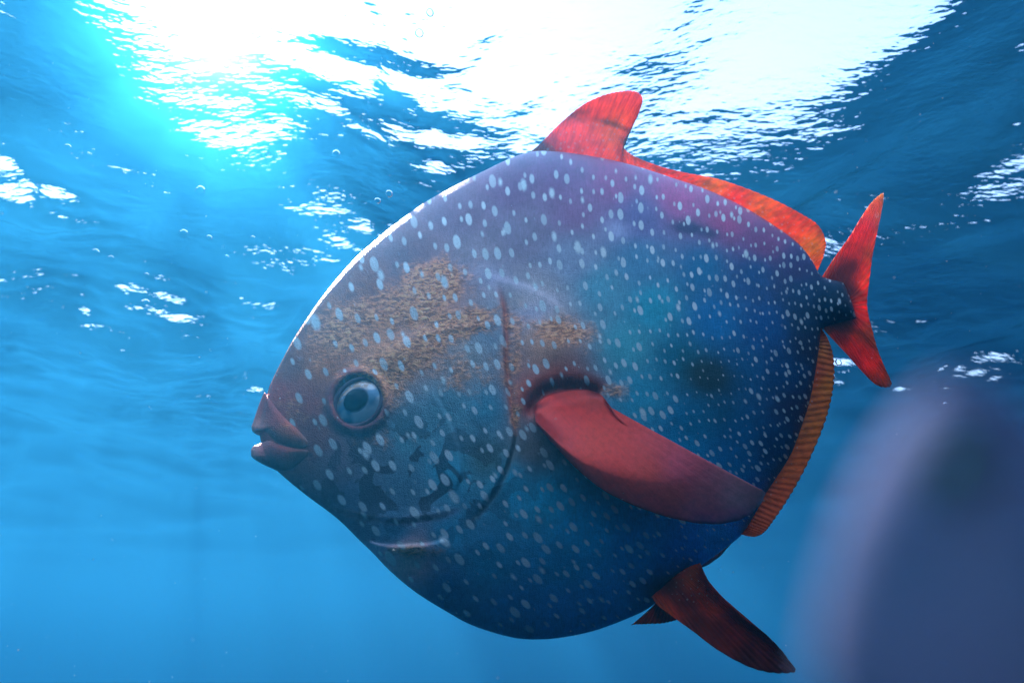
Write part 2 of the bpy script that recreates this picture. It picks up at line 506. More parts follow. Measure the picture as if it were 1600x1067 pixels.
# ------------------------------------------------------------------ skin materials
def skin_material(name, spots=True):
    m, t = new_mat(name)
    col = t.attr("skin_color", 'vec')
    tex = t.attr("tex", 'vec')
    gold_sheen = t.attr("gold_sheen", 'fac')
    ns = t.add("ShaderNodeTexNoise", {"Vector": tex, "Scale": 7.0, "Detail": 6.0, "Roughness": 0.7})
    big = t.add("ShaderNodeTexNoise", {"Vector": tex, "Scale": 1.7, "Detail": 4.0, "Roughness": 0.6})
    sv = t.add("ShaderNodeMapping", {"Vector": tex, "Rotation": (0, 0, R(-14)), "Scale": (9.0, 1.6, 1.0)})
    streak = t.add("ShaderNodeTexNoise", {"Vector": sv.outputs[0], "Scale": 2.2, "Detail": 5.0, "Roughness": 0.65})
    scl = t.add("ShaderNodeTexVoronoi", {"Vector": tex, "Scale": 26.0}, voronoi_dimensions='2D')
    mul = t.math('MULTIPLY_ADD', ns.outputs[0], 0.8, 0.55)
    mul = t.math('MULTIPLY', mul, t.math('MULTIPLY_ADD', streak.outputs[0], 0.9, 0.55))
    mul = t.math('MULTIPLY', mul, t.math('MULTIPLY_ADD', big.outputs[0], 0.7, 0.65))
    c = t.mix(1.0, col, t.add("ShaderNodeCombineColor", {0: mul, 1: mul, 2: mul}), 'MULTIPLY')
    # bare patches without the blue sheen on the cheek
    pm = t.attr("mottle", 'fac')
    pat = t.add("ShaderNodeTexNoise", {"Vector": tex, "Scale": 1.25, "Detail": 2.5, "Roughness": 0.5, "Distortion": 0.6})
    pf = t.math('MULTIPLY', t.sstep(pat.outputs[0], 0.50, 0.54), pm)
    c = t.mix(t.math('MULTIPLY', pf, 0.75), c, (0.055, 0.045, 0.05, 1))
    # gold: crystalline copper patches, their metallic gleam painted in as brighter streaks
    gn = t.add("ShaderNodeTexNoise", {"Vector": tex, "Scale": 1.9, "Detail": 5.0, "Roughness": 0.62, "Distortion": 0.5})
    gsum = t.math('ADD', gold_sheen, t.math('MULTIPLY_ADD', gn.outputs[0], 1.5, -0.75))
    gf = t.math('MULTIPLY', t.sstep(gsum, 0.15, 0.95), t.sstep(gold_sheen, 0.03, 0.2))
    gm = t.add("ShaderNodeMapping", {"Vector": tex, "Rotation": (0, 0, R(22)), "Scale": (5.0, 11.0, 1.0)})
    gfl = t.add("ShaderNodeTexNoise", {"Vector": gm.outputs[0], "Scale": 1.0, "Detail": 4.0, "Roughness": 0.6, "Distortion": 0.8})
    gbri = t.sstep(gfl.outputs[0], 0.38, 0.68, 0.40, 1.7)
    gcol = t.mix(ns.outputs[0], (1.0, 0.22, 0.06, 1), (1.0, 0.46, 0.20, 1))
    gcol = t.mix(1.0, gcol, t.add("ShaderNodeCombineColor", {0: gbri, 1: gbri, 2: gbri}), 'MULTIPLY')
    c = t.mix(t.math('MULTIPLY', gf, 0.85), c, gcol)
    spotf = 0.0
    if spots:
        sp = t.attr("spot", 'vec')
        amt = t.attr("spot_amount", 'fac')

        def layer(scale, r0, r1, keep):
            mp = t.add("ShaderNodeMapping", {"Vector": sp, "Scale": (scale * 1.12, scale * 0.66, 1.0)})
            vo = t.add("ShaderNodeTexVoronoi", {"Vector": mp.outputs[0], "Scale": 1.0, "Randomness": 0.62}, voronoi_dimensions='2D')
            rnd = t.add("ShaderNodeSeparateColor", {0: vo.outputs["Color"]})
            rad = t.math('MULTIPLY_ADD', t.math('POWER', rnd.outputs[0], 2.5), r1 - r0, r0)
            rad = t.math('MULTIPLY', rad, t.math('GREATER_THAN', rnd.outputs[1], 1 - keep))
            rad = t.math('MULTIPLY', rad, amt)
            dd = t.math('SUBTRACT', vo.outputs["Distance"], t.math('MULTIPLY_ADD', ns.outputs[0], 0.06, -0.03))
            return t.sstep(t.math('SUBTRACT', dd, rad), -0.06, 0.05, 1.0, 0.0), rnd.outputs[2]
        f1, v1 = layer(43.0, 0.12, 0.29, 0.95)
        f2, v2 = layer(19.0, 0.04, 0.13, 0.5)
        spotf = t.math('MAXIMUM', t.math('MULTIPLY', f1, t.math('MULTIPLY_ADD', v1, 0.4, 0.6)), f2)
        fine = t.add("ShaderNodeTexNoise", {"Vector": tex, "Scale": 30.0, "Detail": 2.0})
        spotf = t.math('MULTIPLY', spotf, t.sstep(fine.outputs[0], 0.25, 0.5, 0.55, 1.0))
        scol = t.mix(v1, (0.85, 0.86, 0.72, 1), (1.0, 0.95, 0.80, 1))
        c = t.mix(spotf, c, scol)
    met = t.math('MULTIPLY_ADD', gf, -0.1, 0.72)
    if spots:
        met = t.math('MULTIPLY', met, t.math('MULTIPLY_ADD', spotf, -0.35, 1.0))
    rough = t.math('MULTIPLY_ADD', gf, -0.10, t.math('MULTIPLY_ADD', ns.outputs[0], 0.25, 0.27))
    hgt = t.math('MULTIPLY_ADD', ns.outputs[0], 0.6, t.math('MULTIPLY', scl.outputs["Distance"], 0.25))
    hgt = t.math('ADD', hgt, t.math('MULTIPLY', gfl.outputs[0], t.math('MULTIPLY', gf, 0.9)))
    hgt = t.math('MULTIPLY_ADD', streak.outputs[0], 0.35, hgt)
    bp = t.add("ShaderNodeBump", {"Height": hgt, "Strength": 0.55, "Distance": 0.004})
    b = t.add("ShaderNodeBsdfPrincipled", {"Base Color": c, "Metallic": met, "Roughness": rough, "Normal": bp, "Specular IOR Level": 0.12,
                                           "Coat Weight": 0.0})
    t.set(t.out.inputs["Surface"], b)
    return m


def fin_material(name, translucency=0.45, rough=0.4, ribs=1.3, metal=0.35):
    m, t = new_mat(name)
    col = t.attr("skin_color", 'vec')
    tex = t.attr("tex", 'vec')
    fr_ = t.attr("fin_uv", 'vec')
    sep = t.add("ShaderNodeSeparateXYZ", {0: fr_})
    mp = t.add("ShaderNodeMapping", {"Vector": fr_, "Scale": (34.0, 1.2, 1.0)})
    rays = t.add("ShaderNodeTexNoise", {"Vector": mp.outputs[0], "Scale": 2.2, "Detail": 4.0, "Roughness": 0.6})
    ns = t.add("ShaderNodeTexNoise", {"Vector": tex, "Scale": 5.0, "Detail": 5.0, "Roughness": 0.65})
    mul = t.math('MULTIPLY', t.math('MULTIPLY_ADD', rays.outputs[0], ribs, 1.0 - ribs / 2), t.math('MULTIPLY_ADD', ns.outputs[0], 0.7, 0.65))
    c = t.mix(1.0, col, t.add("ShaderNodeCombineColor", {0: mul, 1: mul, 2: mul}), 'MULTIPLY')
    amt = t.attr("spot_amount", 'fac')
    vo = t.add("ShaderNodeTexVoronoi", {"Vector": tex, "Scale": 4.6, "Randomness": 0.8}, voronoi_dimensions='2D')
    rnd = t.add("ShaderNodeSeparateColor", {0: vo.outputs["Color"]})
    rad = t.math('MULTIPLY', t.math('MULTIPLY_ADD', rnd.outputs[0], 0.13, 0.08), amt)
    sf = t.sstep(t.math('SUBTRACT', vo.outputs["Distance"], rad), -0.08, 0.06, 1.0, 0.0)
    sf = t.math('MULTIPLY', sf, t.sstep(amt, 0.1, 0.4))
    c = t.mix(t.math('MULTIPLY', sf, 0.55), c, (0.85, 0.55, 0.42, 1))
    hgt = t.math('MULTIPLY_ADD', rays.outputs[0], ribs * 0.8, t.math('MULTIPLY', ns.outputs[0], 0.4))
    bp = t.add("ShaderNodeBump", {"Height": hgt, "Strength": 0.5, "Distance": 0.003})
    b = t.add("ShaderNodeBsdfPrincipled", {"Base Color": c, "Roughness": rough, "Metallic": metal, "Normal": bp, "Specular IOR Level": 0.06,
                                           "Coat Weight": 0.0})
    tl = t.add("ShaderNodeBsdfTranslucent", {"Color": c, "Normal": bp})
    mx = t.add("ShaderNodeMixShader", {0: translucency, 1: b, 2: tl})
    t.set(t.out.inputs["Surface"], mx)
    return m


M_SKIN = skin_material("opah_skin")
M_JAW = skin_material("opah_jaw_skin", spots=False)
M_FIN = fin_material("opah_fin")
M_PEC = fin_material("opah_pectoral_fin", 0.12, 0.38, 0.25, 0.7)

# ------------------------------------------------------------------ the fish
fish = bpy.data.objects.new("opah_fish", None)
fish.empty_display_size = 0.2
link(fish)
# local axes -> world; local y points away from the flank in view
rot = Matrix((UAX, -NRM, VAX)).transposed()
fish.matrix_world = Matrix.Translation(Vector(P0)) @ rot.to_4x4()
fish["label"] = "large round silvery blue fish with white spots and bright orange-red fins"
fish["category"] = "fish"


def fill_attrs(o, px, py, spot_amount, gold_sheen=None, mottle=None, table=SK, extra=None, fin_uv=None, gain=(3.5, 2.1, 1.25)):
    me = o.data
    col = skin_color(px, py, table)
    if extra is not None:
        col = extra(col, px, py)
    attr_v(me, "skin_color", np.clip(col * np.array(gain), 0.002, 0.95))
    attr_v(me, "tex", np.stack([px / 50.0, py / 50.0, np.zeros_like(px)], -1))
    rx = 1750 - px; ry = py - 560
    # spots grow from the tail forward: log-polar about a point behind the tail
    lr = np.log(np.hypot(rx, ry)); th = np.arctan2(ry, rx)
    attr_v(me, "spot", np.stack([lr + 0.30 * th, th, np.zeros_like(px)], -1))
    attr_f(me, "spot_amount", spot_amount)
    attr_f(me, "gold_sheen", gold_sheen if gold_sheen is not None else np.zeros_like(px))
    attr_f(me, "mottle", mottle if mottle is not None else np.zeros_like(px))
    if fin_uv is not None:
        attr_v(me, "fin_uv", fin_uv)


# ---- body
NS, NP = 560, 520
sa = 0.5 - 0.5 * np.cos(np.linspace(0, math.pi, NS))
sa = 0.6 * sa + 0.4 * np.linspace(0, 1, NS)
sa[0] = 0.0004
ph = np.linspace(0, 2 * math.pi, NP, endpoint=False)
S, PH = np.meshgrid(sa, ph, indexing='ij')
top = np.interp(S, tS, tN); bot = np.interp(S, bS, bN)
mid = (top + bot) / 2; hh = (top - bot) / 2
tt = np.sin(PH)
cosv = np.cos(PH)
dep = half_width(S) * np.clip(1 - np.abs(tt) ** 2.3, 0, 1) ** 0.58
stem = smooth01((S - 0.90) / 0.05)                          # the tail stalk is a full oval
dep = dep * (1 - stem) + stem * half_width(S) * np.clip(1 - np.abs(tt) ** 3.5, 0, 1) ** 0.5
sgn = np.where(cosv >= 0, 1.0, -1.0)
xz = A0[None, None, :] + S[..., None] * ALEN * AX + (mid + hh * tt)[..., None] * AN
x = xz[..., 0]; z = xz[..., 1]
pu, pvv = project(x, dep, z)
rel = relief(pu, pvv) * K * smooth01(np.abs(cosv) / 0.35)
dep2 = np.maximum(dep + rel, 0.0)
VB = np.stack([x, -dep2 * sgn, z], -1).reshape(-1, 3)
i0 = (np.arange(NS - 1)[:, None] * NP + np.arange(NP)[None, :]).ravel()
i1 = (np.arange(NS - 1)[:, None] * NP + (np.arange(NP) + 1)[None, :] % NP).ravel()
FB = np.stack([i0, i0 + NP, i1 + NP, i1], -1)
body = mesh_obj("body", VB, FB, M_SKIN, fish)
bmm = bmesh.new(); bmm.from_mesh(body.data)
bmm.verts.ensure_lookup_table()
bmm.faces.new([bmm.verts[j] for j in range(NP)])
bmm.faces.new([bmm.verts[(NS - 1) * NP + j] for j in reversed(range(NP))])
bmesh.ops.recalc_face_normals(bmm, faces=bmm.faces)
bmm.to_mesh(body.data); bmm.free()
pxb = pu.ravel(); pyb = pvv.ravel()
amt = np.ones_like(pxb)
amt *= 1 - 0.9 * smooth01((52 - np.hypot(pxb - 560, pyb - 628)) / 10)
amt *= smooth01((pxb - 425) / 40.0) * 0.95 + 0.05
amt *= 1 - 0.55 * gauss(pxb, pyb, 1110, 595, 55, 50)
amt *= 1 - 0.8 * gauss(pxb, pyb, 860, 620, 40, 25)
amt *= 1 - 0.5 * gauss(pxb, pyb, 1110, 850, 80, 40, -35)
edge_t = np.abs(tt).ravel()
amt *= smooth01((1 - edge_t) / 0.02)
gold_sheen = (1.0 * gauss(pxb, pyb, 640, 470, 90, 38, -25) + 0.9 * gauss(pxb, pyb, 525, 520, 45, 60, 25) + 1.1 * gauss(pxb, pyb, 635, 560, 95, 26, -28)
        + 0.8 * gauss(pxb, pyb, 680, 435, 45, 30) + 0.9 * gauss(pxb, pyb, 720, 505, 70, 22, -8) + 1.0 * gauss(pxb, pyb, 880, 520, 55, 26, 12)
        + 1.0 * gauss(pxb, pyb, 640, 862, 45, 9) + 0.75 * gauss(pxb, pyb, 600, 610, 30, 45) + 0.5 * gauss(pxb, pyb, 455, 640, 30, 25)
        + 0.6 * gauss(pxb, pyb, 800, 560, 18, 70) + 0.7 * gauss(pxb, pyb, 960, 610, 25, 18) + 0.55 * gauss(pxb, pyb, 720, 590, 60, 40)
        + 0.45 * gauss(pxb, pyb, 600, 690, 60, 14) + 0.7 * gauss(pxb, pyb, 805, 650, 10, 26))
mott = np.clip(1.2 * gauss(pxb, pyb, 640, 740, 170, 90, 10), 0, 1)


def body_extra(col, px, py):
    def over(c, w, rgb):
        return c * (1 - w[..., None]) + w[..., None] * srgb(*rgb)
    col = over(col, 0.88 * np.clip(1.25 * gauss(px, py, 1108, 588, 46, 36, 15), 0, 1), (26, 52, 58))
    col = over(col, 0.5 * gauss(px, py, 1130, 650, 34, 34), (10, 66, 92))
    col = over(col, 0.85 * np.clip(1.5 * gauss(px, py, 1074, 356, 24, 10, 6), 0, 1), (30, 44, 78))
    col = over(col, 0.75 * np.clip(1.3 * gauss(px, py, 1105, 364, 22, 8, 10), 0, 1), (38, 52, 92))
    col = over(col, 0.30 * gauss(px, py, 810, 447, 70, 14, 18), (128, 150, 196))  # shiny shoulder highlight painted into the skin colour
    col = over(col, 0.35 * gauss(px, py, 765, 430, 26, 22), (128, 146, 190))  # bright front end of that highlight, painted likewise
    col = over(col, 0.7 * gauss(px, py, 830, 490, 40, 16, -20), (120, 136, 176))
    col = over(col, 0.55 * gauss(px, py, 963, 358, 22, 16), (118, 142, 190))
    d, s, u = poly_dist(px, py, GILL)
    col = over(col, 0.85 * np.exp(-(d / 4.5) ** 2) * smooth01(u / 0.1) * smooth01((0.62 - u) / 0.1), (124, 70, 66))
    col = over(col, 0.35 * np.exp(-(d / 4.0) ** 2) * smooth01((u - 0.6) / 0.1), (130, 150, 160))
    d, s, u = poly_dist(px, py, ARCH)
    col = over(col, 0.9 * np.where(s > 0, np.exp(-(d / 26.0) ** 2), np.exp(-(d / 14.0) ** 2)) * smooth01(u / 0.1) * smooth01((1 - u) / 0.1), (104, 46, 44))
    d, s, u = poly_dist(px, py, JAWLINE)
    col = over(col, 0.5 * np.exp(-(d / 5.0) ** 2) * smooth01(u / 0.2) * smooth01((1 - u) / 0.2), (140, 130, 150))
    r = np.hypot(px - 560, py - 628)
    col = over(col, 0.85 * np.exp(-((r - 42) / 9.0) ** 2), (104, 60, 72))
    # the sunlit rim of forehead and nape is painted on further down
    return col


fill_attrs(body, pxb, pyb, amt, gold_sheen, mott, extra=body_extra)
# sunlit rim of the forehead, painted as warm pale skin along its sharp edge
cc = np.empty(len(pxb) * 3, np.float32)
body.data.attributes["skin_color"].data.foreach_get("vector", cc)
cc = cc.reshape(-1, 3)
sun_rim = smooth01((tt.ravel() - 0.955) / 0.03) * smooth01((0.50 - S.ravel()) / 0.04) * smooth01((S.ravel() - 0.02) / 0.05)
cc = cc * (1 - sun_rim[:, None]) + sun_rim[:, None] * srgb(226, 176, 122)
body.data.attributes["skin_color"].data.foreach_set("vector", cc.ravel())

# ---- fins
FINC = np.array([
 (845, 225, 150, 52, 48), (880, 200, 190, 58, 44), (930, 170, 214, 64, 40), (985, 155, 214, 62, 38), (870, 235, 150, 40, 60), (930, 235, 196, 58, 46),
 (985, 190, 232, 80, 44), (960, 215, 236, 92, 48), (990, 252, 222, 70, 48), (1060, 276, 226, 74, 44), (1120, 290, 240, 98, 32), (1190, 320, 240, 92, 24),
 (1250, 345, 220, 70, 30), (1275, 390, 240, 112, 24), (1268, 425, 226, 90, 36), (1052, 286, 150, 44, 70), (1142, 318, 160, 46, 66), (1217, 362, 190, 70, 44),
 (1295, 440, 90, 30, 50), (1320, 470, 30, 20, 44), (1330, 420, 74, 26, 52), (1318, 395, 150, 44, 56), (1345, 360, 160, 48, 60), (1370, 320, 200, 80, 76),
 (1380, 303, 220, 130, 170), (1345, 440, 226, 84, 40), (1340, 480, 216, 70, 48), (1348, 520, 226, 82, 52), (1365, 550, 190, 60, 56), (1385, 595, 190, 64, 58),
 (1340, 560, 140, 34, 56), (1312, 525, 90, 28, 56), (1314, 452, 22, 18, 44), (1316, 492, 22, 18, 44), (1322, 480, 26, 18, 44), (1306, 436, 70, 24, 50), (1304, 508, 60, 22, 50), (1326, 455, 24, 18, 44), (1328, 470, 24, 18, 44), (1326, 488, 24, 18, 44), (1322, 442, 30, 20, 46), (1320, 500, 30, 20, 46), (1336, 470, 190, 60, 44), (1355, 400, 210, 80, 60),
 (1290, 540, 214, 92, 60), (1290, 600, 228, 86, 36), (1270, 660, 216, 76, 36), (1240, 720, 204, 66, 38), (1210, 780, 186, 60, 44), (1180, 828, 196, 62, 56), (1272, 590, 160, 50, 60),
 (1045, 920, 20, 8, 20), (1070, 940, 86, 14, 34), (1085, 910, 190, 60, 36), (1110, 945, 196, 52, 28), (1150, 980, 120, 22, 30), (1120, 990, 84, 16, 28), (1090, 970, 66, 16, 26),
 (1190, 1010, 92, 18, 32), (1220, 1035, 62, 14, 26), (1170, 1025, 58, 12, 22), (1012, 958, 240, 70, 24), (1030, 955, 220, 60, 24)], float)
PECC = np.array([
 (845, 640, 170, 64, 64), (890, 620, 130, 56, 54), (930, 620, 120, 60, 60), (880, 670, 178, 62, 64), (930, 690, 176, 66, 64), (960, 740, 176, 64, 66), (1010, 740, 180, 70, 72),
 (1050, 770, 178, 74, 80), (1100, 785, 170, 92, 116), (1150, 785, 196, 130, 156), (1190, 772, 176, 110, 130), (1100, 815, 112, 82, 134), (1030, 800, 150, 66, 84), (1150, 808, 96, 84, 140), (1060, 740, 150, 80, 110), (880, 605, 90, 40, 40)], float)


def fin(name, pairs, mat, table, na=150, nb=36, thick=2.2, rays=40, sink=7.0, depth=None, spot=None, wave=0.6, serr=0.012, mirror=False, bend=None, thin_base=False, gain=(2.6, 2.7, 0.35)):
    p = np.array([(b[0], b[1], e[0], e[1]) for b, e in pairs], float)
    c = catmull(p, na)
    base, edge = c[:, :2], c[:, 2:]
    a = np.linspace(0, 1, na)
    L = np.linalg.norm(edge - base, axis=1, keepdims=True) + 1e-6
    dirv = (edge - base) / L
    base = base - dirv * np.minimum(sink, 0.9 * L + 2)
    zig = 1 + serr * np.abs(np.sin(math.pi * rays * a))[:, None] * np.minimum(1, L / 30) - serr / 2
    b = np.linspace(0, 1, nb)
    pts = base[:, None, :] + (edge - base)[:, None, :] * zig[:, None, :] * b[None, :, None]
    px, py = pts[..., 0], pts[..., 1]
    Lr = (L / L.max())
    prof = (1 - b[None, :]) ** 1.4
    th = thick * K * (0.25 + 0.75 * prof) * (0.4 + 0.6 * Lr)
    if thin_base:
        th = th * (0.15 + 0.85 * smooth01((b[None, :] - 0.08) / 0.3))
    th[:, -1] = 0.12 * K
    th[0, :] = 0.12 * K; th[-1, :] = 0.12 * K
    ridge = wave * K * np.sin(2 * math.pi * rays * a)[:, None] * smooth01(b[None, :] * 3) * np.minimum(1, L / 25)
    d0 = np.zeros_like(px) if depth is None else depth(px, py, a[:, None], b[None, :])
    if bend is not None:
        d0 = d0 + bend(a[:, None], b[None, :]) * K
    d0 = d0 + ridge
    x, z = local(px, py, d0)
    sg = 1.0 if mirror else -1.0
    v1 = np.stack([x, sg * (d0 + th), z], -1)
    v2 = np.stack([x, sg * (d0 - th), z], -1)
    n = na * nb
    verts = np.vstack([v1.reshape(-1, 3), v2.reshape(-1, 3)])
    q = (np.arange(na - 1)[:, None] * nb + np.arange(nb - 1)[None, :]).ravel()
    f1 = np.stack([q, q + 1, q + 1 + nb, q + nb], -1)
    f2 = f1[:, ::-1] + n
    rim = []
    for i in range(na - 1):
        u0, u1 = i * nb + nb - 1, (i + 1) * nb + nb - 1
        rim.append((u0, u0 + n, u1 + n, u1))
        u0, u1 = i * nb, (i + 1) * nb
        rim.append((u0, u1, u1 + n, u0 + n))
    for j in range(nb - 1):
        rim.append((j, j + n, j + 1 + n, j + 1))
        k0 = (na - 1) * nb + j
        rim.append((k0, k0 + 1, k0 + 1 + n, k0 + n))
    o = mesh_obj(name, verts, np.vstack([f1, f2, np.array(rim)]), mat, fish)
    bmf = bmesh.new(); bmf.from_mesh(o.data)
    bmesh.ops.recalc_face_normals(bmf, faces=bmf.faces)
    bmf.to_mesh(o.data); bmf.free()
    pxx = np.concatenate([px.ravel(), px.ravel()]); pyy = np.concatenate([py.ravel(), py.ravel()])
    uv = np.stack([np.repeat(a, nb), np.tile(b, na), np.zeros(n)], -1)
    sp = np.zeros(n) if spot is None else spot(px, py, a[:, None], b[None, :]).ravel()
    fill_attrs(o, pxx, pyy, np.concatenate([sp, sp]), table=table, fin_uv=np.vstack([uv, uv]), gain=gain)
    return o


DORSAL = [((818, 249), (822, 243)), ((835, 246), (845, 224)), ((855, 246), (868, 200)), ((875, 247), (895, 176)), ((895, 248), (920, 159)),
          ((912, 250), (950, 147)), ((926, 252), (975, 143)), ((938, 254), (994, 144)), ((948, 256), (1004, 155)), ((956, 258), (999, 175)),
          ((963, 259), (988, 199)), ((969, 260), (977, 216)), ((976, 262), (974, 230)), ((992, 266), (992, 245)), ((1015, 272), (1034, 261)),
          ((1052, 285), (1075, 271)), ((1097, 299), (1122, 280)), ((1142, 318), (1172, 297)), ((1180, 338), (1215, 315)), ((1214, 361), (1251, 334)),
          ((1242, 384), (1278, 352)), ((1256, 403), (1290, 377)), ((1262, 417), (1287, 399)), ((1265, 430), (1276, 427))]
ANAL = [((1279, 520), (1283, 512)), ((1278, 532), (1294, 530)), ((1277, 551), (1302, 557)), ((1271, 586), (1303, 590)), ((1261, 630), (1298, 625)),
        ((1249, 668), (1287, 664)), ((1233, 712), (1268, 710)), ((1210, 749), (1247, 752)), ((1192, 776), (1226, 787)), ((1178, 804), (1206, 816)),
        ((1168, 822), (1194, 831)), ((1162, 831), (1181, 838)), ((1158, 834), (1167, 837))]
CAUDAL = [((1284, 442), (1281, 438)), ((1292, 444), (1305, 401)), ((1299, 445), (1328, 369)), ((1305, 446), (1343, 344)), ((1311, 447), (1359, 320)),
          ((1315, 449), (1371, 308)), ((1318, 452), (1380, 303)), ((1320, 456), (1379, 321)), ((1322, 460), (1370, 366)), ((1323, 465), (1363, 401)),
          ((1324, 470), (1359, 433)), ((1324, 475), (1355, 466)), ((1324, 480), (1356, 488)), ((1323, 485), (1363, 516)), ((1321, 489), (1371, 545)),
          ((1318, 493), (1382, 573)), ((1314, 496), (1393, 599)), ((1310, 498), (1383, 605)), ((1304, 500), (1366, 599)), ((1298, 502), (1345, 578)),
          ((1291, 505), (1321, 551)), ((1284, 508), (1284, 512))]
PELVIC = [((1022, 938), (1028, 946)), ((1028, 932), (1051, 963)), ((1036, 926), (1083, 986)), ((1044, 918), (1120, 1014)), ((1052, 911), (1165, 1039)),
          ((1058, 906), (1197, 1049)), ((1063, 902), (1225, 1051)), ((1067, 899), (1243, 1047)), ((1071, 897), (1232, 1030)), ((1075, 894), (1220, 1014)),
          ((1079, 892), (1197, 991)), ((1083, 890), (1165, 968)), ((1088, 888), (1133, 937)), ((1093, 887), (1111, 913)), ((1097, 886), (1100, 894))]
PECTORAL = [((836, 652), (838, 664)), ((838, 644), (864, 693)), ((842, 637), (905, 736)), ((850, 630), (955, 773)), ((860, 624), (1028, 803)),
            ((872, 620), (1100, 818)), ((884, 617), (1152, 813)), ((896, 615), (1182, 794)), ((906, 614), (1195, 769)), ((914, 614), (1165, 768)),
            ((922, 615), (1120, 763)), ((929, 617), (1070, 742)), ((935, 619), (1024, 712)), ((940, 621), (985, 681)), ((944, 623), (958, 640))]

fin("dorsal_fin", DORSAL, M_FIN, FINC, na=420, nb=40, thick=3.0, rays=90, wave=0.8,
    spot=lambda px, py, a, b: smooth01((0.75 - b) / 0.2) * np.ones_like(px))
fin("anal_fin", ANAL, M_FIN, FINC, na=300, nb=24, thick=3.2, rays=46, wave=0.55, serr=0.05,
    spot=lambda px, py, a, b: 0.8 * smooth01((0.5 - b) / 0.2) * np.ones_like(px), bend=lambda a, b: 12 * b ** 1.3 + 0 * a)
fin("tail_fin", CAUDAL, M_FIN, FINC, na=300, nb=40, thick=4.5, rays=44, wave=0.9, sink=3, thin_base=True,
    spot=lambda px, py, a, b: 0 * px, bend=lambda a, b: 10 * b * np.sin(a * math.pi * 2.0) * 0.6)


def flank_depth(px, py, a, b):
    x, d, z = surf_at(px, py)
    d_base = float(surf_at(np.array([890.0]), np.array([640.0]))[1][0])
    gap = d_base - d
    dd = d + 0.2 * (gap + np.sqrt(gap ** 2 + (25 * K) ** 2)) * smooth01(b * 2) + K * (3.0 + 9.0 * np.sin(np.clip(b, 0, 1) * math.pi * 0.8)) + K * 42.0 * smooth01(b * 1.4) * (1 - a)
    return np.maximum(dd, 0.35 * half_width(np.float64(0.55)) * smooth01((1200 - px) / 300)) - K * 9.0 * smooth01((0.10 - b) / 0.10)


for mir in (False, True):
    fin("pectoral_fin", PECTORAL, M_PEC, PECC, na=160, nb=70, thick=4.5, rays=22, wave=0.05, depth=flank_depth, serr=0.004, mirror=mir, gain=(3.6, 1.5, 0.85))
    pb = (lambda a, b: 16 + 26 * b) if not mir else (lambda a, b: 16 + 30 * b)
    if not mir:
        fin("pelvic_fin", PELVIC, M_FIN, FINC, na=200, nb=50, thick=4.0, rays=26, wave=0.9, serr=0.01,
            spot=lambda px, py, a, b: 0.75 * smooth01((0.4 - b) / 0.2) * smooth01((a - 0.1) / 0.2) * np.ones_like(px), bend=pb)
    else:
        # the fellow fin on the far side, folded further forward so that only its front edge shows below the belly
        FAR = [((b[0], b[1]), (b[0] - 20 + (e[0] - b[0]) * 0.30 - (e[1] - b[1]) * 0.10, b[1] + (e[1] - b[1]) * 0.20 + 6)) for b, e in PELVIC]
        fin("pelvic_fin", FAR, M_FIN, FINC, na=160, nb=40, thick=4.0, rays=26, wave=0.9, mirror=True, bend=pb)


# ---- jaws: two inflated plates that wrap the snout
def plate(name, outline, mat, bulge, table=SK, cols=None):
    c = catmull(list(outline) + [outline[0]], 161)[:-1]
    ctr = c.mean(0)
    NR = 26
    rr = np.linspace(0, 1, NR) ** 0.8
    pts = ctr + (c - ctr)[:, None, :] * rr[None, :, None]
    px, py = pts[..., 0], pts[..., 1]
    x0, z0 = local(px, py)
    bd = body_depth(x0, z0)
    d = np.sqrt(bd ** 2 + (bulge * K) ** 2 * (1 - rr[None, :] ** 2)) + 2.5 * K * (1 - rr[None, :] ** 4)
    d[:, -1] = np.maximum(bd[:, -1] - 1.5 * K, 0.0)
    xa, za = local(px, py, d * 0.6)
    na_, nr_ = px.shape
    v = np.vstack([np.stack([xa, -d, za], -1).reshape(-1, 3), np.stack([xa, d, za], -1).reshape(-1, 3)])
    n = na_ * nr_
    fs = []
    ia = np.arange(na_); ib = (ia + 1) % na_
    for j in range(nr_ - 1):
        fs.append(np.stack([ia * nr_ + j, ia * nr_ + j + 1, ib * nr_ + j + 1, ib * nr_ + j], -1))
    f1 = np.vstack(fs)
    f2 = f1[:, ::-1] + n
    e = nr_ - 1
    rim = np.stack([ia * nr_ + e, ia * nr_ + e + n, ib * nr_ + e + n, ib * nr_ + e], -1)
    o = mesh_obj(name, v, np.vstack([f1, f2, rim]), mat, fish)
    pxx = np.concatenate([px.ravel()] * 2); pyy = np.concatenate([py.ravel()] * 2)
    bmf = bmesh.new(); bmf.from_mesh(o.data)
    fill_attrs(o, pxx, pyy, np.zeros_like(pxx), 0.35 * gauss(pxx, pyy, 455, 680, 30, 10, 40), table=cols, gain=(2.4, 2.0, 1.2))
    bmf.free()
    bmf = bmesh.new(); bmf.from_mesh(o.data)
    bmesh.ops.remove_doubles(bmf, verts=bmf.verts, dist=1e-6)
    bmesh.ops.recalc_face_normals(bmf, faces=bmf.faces)
    bmf.to_mesh(o.data); bmf.free()
    return o


